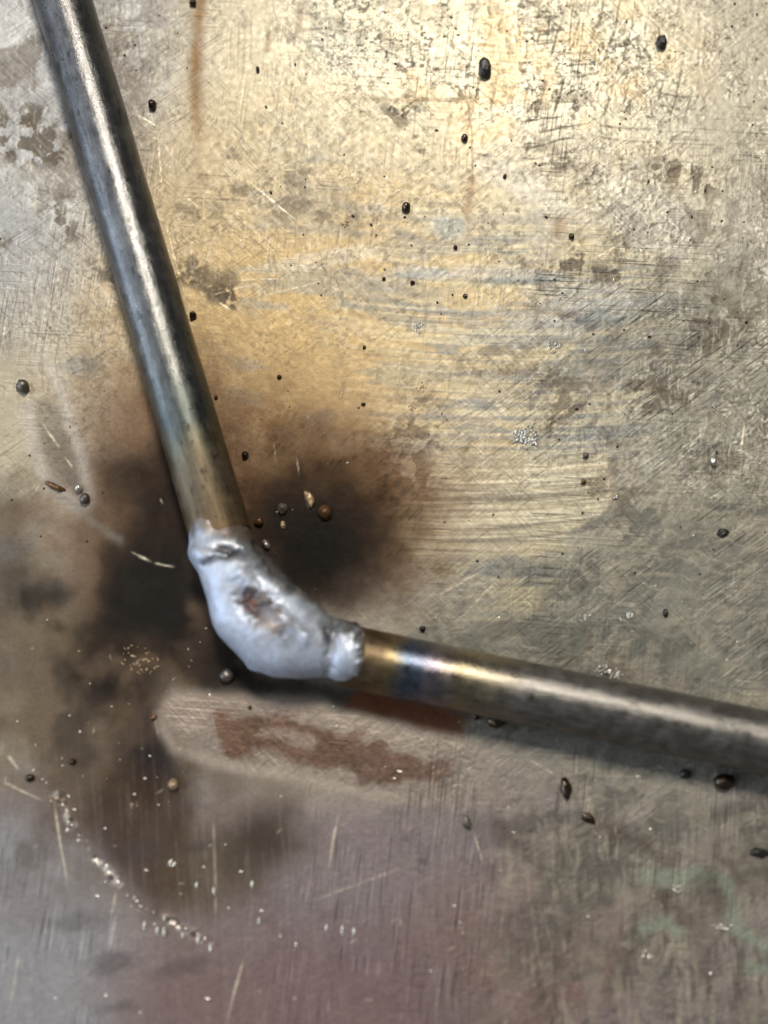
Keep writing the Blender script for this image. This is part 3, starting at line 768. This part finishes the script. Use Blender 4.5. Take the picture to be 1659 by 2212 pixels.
BEADS = [
 (330, 228, 12, 14, 13, 'dark', 'ball', 0, 'shiny black spatter ball just right of the upper left rod, near its top'),
 (417, 8, 10, 10, 10, 'dark', 'ball', 0, 'dark spatter ball at the top end of the rust streak, at the top edge'),
 (1003, 300, 9, 11, 9, 'dark', 'ball', 0, 'black spatter ball below the large black chunk, on a thin vertical crack'),
 (877, 449, 11, 15, 11, 'dark', 'ball', 0, 'oval black spatter bead in the upper middle of the plate'),
 (417, 682, 9, 11, 10, 'dark', 'ball', 0, 'black spatter bead touching the right flank of the upper left rod'),
 (50, 836, 17, 18, 15, 'grey', 'ball', .4, 'grey shiny spatter lump near the left edge, at the top of a pale oval mark'),
 (172, 1055, 10, 11, 11, 'silver', 'ball', 0, 'bright silver bead at the lower end of the pale oval mark on the left'),
 (184, 1079, 13, 15, 13, 'grey', 'ball', 0, 'dull grey bead directly below the bright silver one on the left'),
 (530, 985, 9, 10, 9, 'dark', 'ball', 0, 'dark bead right of the brown tinted end of the upper rod'),
 (611, 1100, 12, 14, 16, 'silver', 'cone', 0, 'pointed silver droplet standing on the soot right of the upper rod'),
 (702, 1108, 17, 19, 16, 'brown', 'ball', 0, 'round brown spatter ball on the black soot beside the copper flake'),
 (560, 1128, 12, 12, 12, 'brown', 'ball', 0, 'small golden brown bead against the upper rod just above the weld'),
 (492, 1460, 21, 17, 15, 'grey', 'ball', .3, 'grey brown spatter lump on the soot below left of the weld'),
 (375, 1695, 13, 15, 12, 'tan', 'ball', 0, 'round tan bead on the dark stain at the lower left'),
 (1563, 1690, 26, 19, 17, 'dark', 'ball', 0, 'wide dark bead in the shadow under the right rod, near the right edge'),
 (1072, 1559, 22, 17, 15, 'dark', 'ball', 0, 'dark lumpy bead half under the middle of the right rod'),
 (1028, 1548, 10, 9, 9, 'dark', 'ball', 0, 'small black bead left of a larger one under the right rod'),
 (913, 1359, 8, 8, 8, 'dark', 'ball', 0, 'small black bead just above the right rod near the weld'),
 (1234, 512, 8, 8, 7, 'dark', 'ball', 0, 'small black bead below an orange rust spot on the upper right'),
 (603, 815, 6, 6, 6, 'dark', 'ball', 0, 'tiny black bead on the golden stain right of the upper rod'),
 (984, 535, 6, 6, 6, 'dark', 'ball', 0, 'tiny black bead just under the blue grey spot in the upper middle'),
 (1090, 382, 5, 6, 6, 'dark', 'ball', 0, 'tiny black bead on the cream steel, right of the thin vertical crack'),
 (829, 603, 5, 5, 5, 'dark', 'ball', 0, 'tiny black speck bead at the upper edge of the golden stain'),
 (891, 611, 6, 6, 6, 'dark', 'ball', 0, 'tiny black bead on the golden stain, right of a smaller speck'),
 (1005, 640, 6, 6, 6, 'dark', 'ball', 0, 'tiny black bead where the golden stain meets the brushed streaks'),
 (787, 751, 5, 5, 5, 'dark', 'ball', 0, 'tiny black bead in the centre of the golden stain'),
 (785, 874, 6, 5, 5, 'dark', 'ball', 0, 'tiny dark bead at the upper fringe of the brown soot'),
 (467, 858, 5, 6, 6, 'brown', 'ball', 0, 'tiny brown bead at the right flank of the rod, halfway down'),
 (557, 151, 5, 10, 5, 'black', 'ball', .1, 'thin upright black grain right of the rust streak'),
 (1265, 985, 8, 8, 6, 'grey', 'ball', 0, 'small grey bead on the upper edge of the cream brushed patch'),
 (1260, 1041, 7, 7, 6, 'brown', 'ball', 0, 'small brown bead on the right half of the cream brushed patch'),
 (1540, 998, 9, 13, 10, 'silver', 'ball', .2, 'small silver bead on the grey scuffed steel near the right edge'),
 (1562, 1152, 13, 9, 5, 'black', 'flat', .1, 'flat dark bead near the right edge above the right rod'),
 (1330, 1075, 8, 5, 5, 'silver', 'flat', .4, 'bright sliver of metal at the right end of the cream patch'),
 (1437, 1325, 7, 11, 6, 'black', 'ball', 0, 'small black grain above the right half of the right rod'),
 (158, 1645, 9, 8, 7, 'dark', 'ball', 0, 'small dark bead on the brown stain at the lower left edge'),
 (66, 1680, 12, 10, 8, 'dark', 'ball', 0, 'dark bead at the foot of a bright scratch near the left edge'),
 (540, 1528, 5, 5, 5, 'dark', 'ball', 0, 'tiny dark bead at the upper edge of the long pale oval'),
 (332, 1551, 8, 8, 6, 'brown', 'ball', 0, 'small brown bead in the left tip of the long pale oval'),
 (1146, 1508, 6, 6, 6, 'dark', 'ball', 0, 'tiny dark bead stuck on the right rod'),
]
for (cx, cy, rx, ry, hz, mt, sh, rt, lab) in BEADS:
    o = lump('spatter_bead', cx, cy, rx, ry, hz, mt, sh, rt)
    if 'stuck on the right rod' in lab:
        p = at(cx, cy, 6.3); o.location = Vector((p[0], p[1], 6.25)) * MM
    tag(o, lab, 'spatter bead', 'weld spatter beads on the plate')
CHIPS = [
 (1047, 150, 18, 30, 17, 'black', 'chunk', .12, 'large black faceted slag chunk on the bright cream steel at top'),
 (1428, 94, 14, 18, 15, 'black', 'chunk', .3, 'smaller dark faceted slag chunk at the upper right on the hatched steel'),
 (1222, 1702, 14, 28, 9, 'dark', 'ball', .15, 'long dark slag chip below the middle of the right rod'),
 (1272, 1768, 21, 10, 5, 'dark', 'flat', -.5, 'flat dark slag chip right below the longer one under the right rod'),
 (1010, 1775, 9, 17, 4, 'grey', 'flat', .2, 'thin grey brown sliver of slag at the right end of the long pale oval'),
 (120, 1052, 24, 7, 6, 'brown', 'flat', -.45, 'leaf shaped dark flake left of the bright silver bead'),
 (1640, 1842, 24, 11, 7, 'black', 'flat', -.2, 'flat black flake at the lower right edge'),
 (668, 1078, 11, 20, 7, 'tan', 'flat', .3, 'copper coloured flake on the soot above the brown ball'),
 (612, 1135, 6, 9, 5, 'tan', 'flat', .3, 'small copper flake just below the pointed silver droplet'),
 (576, 1178, 8, 14, 10, 'silver', 'ball', .6, 'silver drip beside the upper end of the weld'),
 (670, 905, 34, 16, 2, 'black', 'flat', 0.05, ''),
 (1480, 1672, 14, 12, 9, 'black', 'ball', 0, 'small dark chip left of the wide bead under the right rod'),
]
for (cx, cy, rx, ry, hz, mt, sh, rt, lab) in CHIPS:
    if not lab: continue
    o = lump('slag_chip', cx, cy, rx, ry, hz, mt, sh, rt)
    tag(o, lab, 'slag chip', 'slag chips on the plate')

# ---- crusts: clusters of fused bright grains
def crust(cx, cy, rx, ry, n, g, lab, rot=0.0, mt='silver'):
    p0 = at(cx, cy, 0)
    bm = bmesh.new()
    for k in range(n):
        a = random.uniform(0, 2 * math.pi); q = math.sqrt(random.random())
        ux, uy = q * math.cos(a) * rx, q * math.sin(a) * ry
        c, s = math.cos(rot), math.sin(rot)
        r = g * random.uniform(0.45, 1.1) * (1 - 0.4 * q) * PX
        ret = bmesh.ops.create_icosphere(bm, subdivisions=1, radius=r)
        st_ = random.uniform(0.7, 1.8); an = random.uniform(0, 3.14)
        mt_ = Matrix.Translation(((ux * c - uy * s) * PX, (ux * s + uy * c) * PX, r * 0.2)) @ Matrix.Rotation(an, 4, 'Z') @ Matrix.Diagonal((st_, 1 / st_, 0.6, 1))
        bmesh.ops.transform(bm, matrix=mt_, verts=ret['verts'])
    me = bpy.data.meshes.new('spatter_crust'); bm.to_mesh(me); bm.free()
    for v in me.vertices: v.co *= MM
    me.materials.append(MAT[mt])
    o = bpy.data.objects.new('spatter_crust', me); col.objects.link(o); o.location = Vector(p0) * MM
    return tag(o, lab, 'spatter crust', 'glittering crusts of fused spatter')
crust(1135, 945, 29, 27, 70, 7, 'largest round crust of glittering pale grains, right of the soot')
crust(902, 708, 14, 15, 26, 5, 'round glittering crust on the golden stain, upper right part')
crust(1197, 748, 18, 15, 30, 5, 'glittering crust at the edge of brushed streaks, right of centre')
crust(908, 838, 13, 12, 18, 4.5, 'small glittering crust above another at the right edge of the golden stain', 0, 'tan')
crust(888, 882, 11, 9, 14, 4.5, 'small glittering crust beside the upper right fringe of the brown soot', 0, 'tan')
crust(672, 842, 9, 8, 9, 3.5, 'tiny pale crust on the golden stain above the soot', 0, 'tan')
crust(1315, 1452, 34, 12, 40, 6, 'silver crust on the plate just above the right rod', -0.3)
crust(1262, 1333, 18, 8, 18, 4.5, 'long silver crust left of its twin, above the right rod', 0.4)
crust(1355, 1332, 18, 8, 18, 4.5, 'long silver crust right of its twin, above the right rod', 0.5)
crust(1465, 1921, 12, 10, 10, 5, 'bright crust in the pale green mark at the lower right')
crust(1400, 2063, 14, 10, 10, 4, 'bright crust in the lower pale green patch near the bottom right')
crust(1560, 2000, 24, 8, 16, 4.5, 'string of bright grains near the lower right edge', -0.1)
crust(300, 1425, 46, 28, 46, 4, 'scattered gold flecked crust on the soot left below the weld', -0.4, 'tan')
crust(745, 482, 10, 8, 8, 3.5, 'tiny golden crust in the upper middle near a long scratch', 0, 'tan')
crust(1600, 518, 8, 9, 9, 4, 'small silver crust near the right edge, upper half')
crust(930, 1338, 28, 6, 18, 3.5, 'line of fine silver grains above the right rod next to the weld', 0.15)
crust(370, 1865, 10, 9, 10, 4.5, 'bright white crust inside the burn arc at the lower left')
crust(290, 1740, 8, 8, 8, 4.5, 'pale crust on the dark stain below the tan bead', 0, 'tan')
crust(995, 2005, 8, 13, 8, 3.5, 'small upright silver crust low in the bottom middle')
crust(1545, 880, 6, 9, 8, 3.5, 'tiny silver crust on the scuffed steel at the right')

# ---- uncountable flecks
def flecks(name, spots, mt, label, cat):
    bm = bmesh.new()
    for (cx, cy, r, el, an, fl) in spots:
        p = at(cx, cy, 0)
        ret = bmesh.ops.create_icosphere(bm, subdivisions=1, radius=r * PX)
        bmesh.ops.transform(bm, matrix=Matrix.Translation((p[0], p[1], r * PX * fl * 0.3)) @ Matrix.Rotation(an, 4, 'Z') @ Matrix.Diagonal((1, el, fl, 1)), verts=ret['verts'])
    me = bpy.data.meshes.new(name); bm.to_mesh(me); bm.free()
    for v in me.vertices: v.co *= MM
    me.materials.append(MAT[mt])
    o = bpy.data.objects.new(name, me); col.objects.link(o)
    o['kind'] = 'stuff'; o['label'] = label; o['category'] = cat
    return o
U = random.uniform
sp = []
for k in range(150):
    cx, cy = U(-60, 1720), U(-60, 1250)
    if 250 < cx < 560 and cy > 200: continue
    sp.append((cx, cy, U(1.4, 3.4), U(0.8, 1.8), U(0, 3.14), 0.6))
for k in range(60): sp.append((U(650, 1659), U(0, 700), U(1.5, 3.2), U(0.8, 2.0), U(0, 3.14), 0.6))
flecks('dark_grit', sp, 'black', 'fine black grit sprinkled over the plate', 'grit')
sp = []
for (ax, ay), (bx, by) in zip(arc[:-1], arc[1:]):
    for k in range(4):
        t = random.random(); sp.append((ax + (bx - ax) * t + random.gauss(0, 9), ay + (by - ay) * t + random.gauss(0, 8), U(1.2, 3.2), U(0.8, 2.6), U(-0.5, 0.5), 0.5))
for cx, cy in [(312, 2000), (340, 2010), (355, 2012), (395, 2020), (428, 2030), (455, 2048), (425, 1912), (462, 1925), (545, 1910), (560, 1990), (705, 2005), (740, 2010), (765, 2012), (640, 2040), (355, 1985)]:
    sp.append((cx, cy, U(2.6, 4), U(2.0, 4.0), U(-0.15, 0.1), 0.5))
for k in range(60):
    cx, cy = U(-40, 1700), U(1250, 2230)
    sp.append((cx, cy, U(1.2, 2.6), U(1.0, 3.0), U(1.2, 1.9), 0.6))
for k in range(26):
    sp.append((U(560, 930), U(930, 1300), U(0.6, 1.9), U(0.8, 2.2), U(1.2, 1.9), 0.6))
for k in range(40):
    sp.append((U(30, 460), U(1380, 1750), U(0.8, 2.4), U(0.8, 1.8), U(0, 3), 0.6))
for k in range(60):
    sp.append((U(900, 1659), U(300, 1500), U(1.0, 2.4), U(0.8, 2.2), U(0, 3), 0.6))
flecks('bright_flecks', sp, 'silver', 'tiny bright metal flecks scattered over the plate', 'metal flecks')
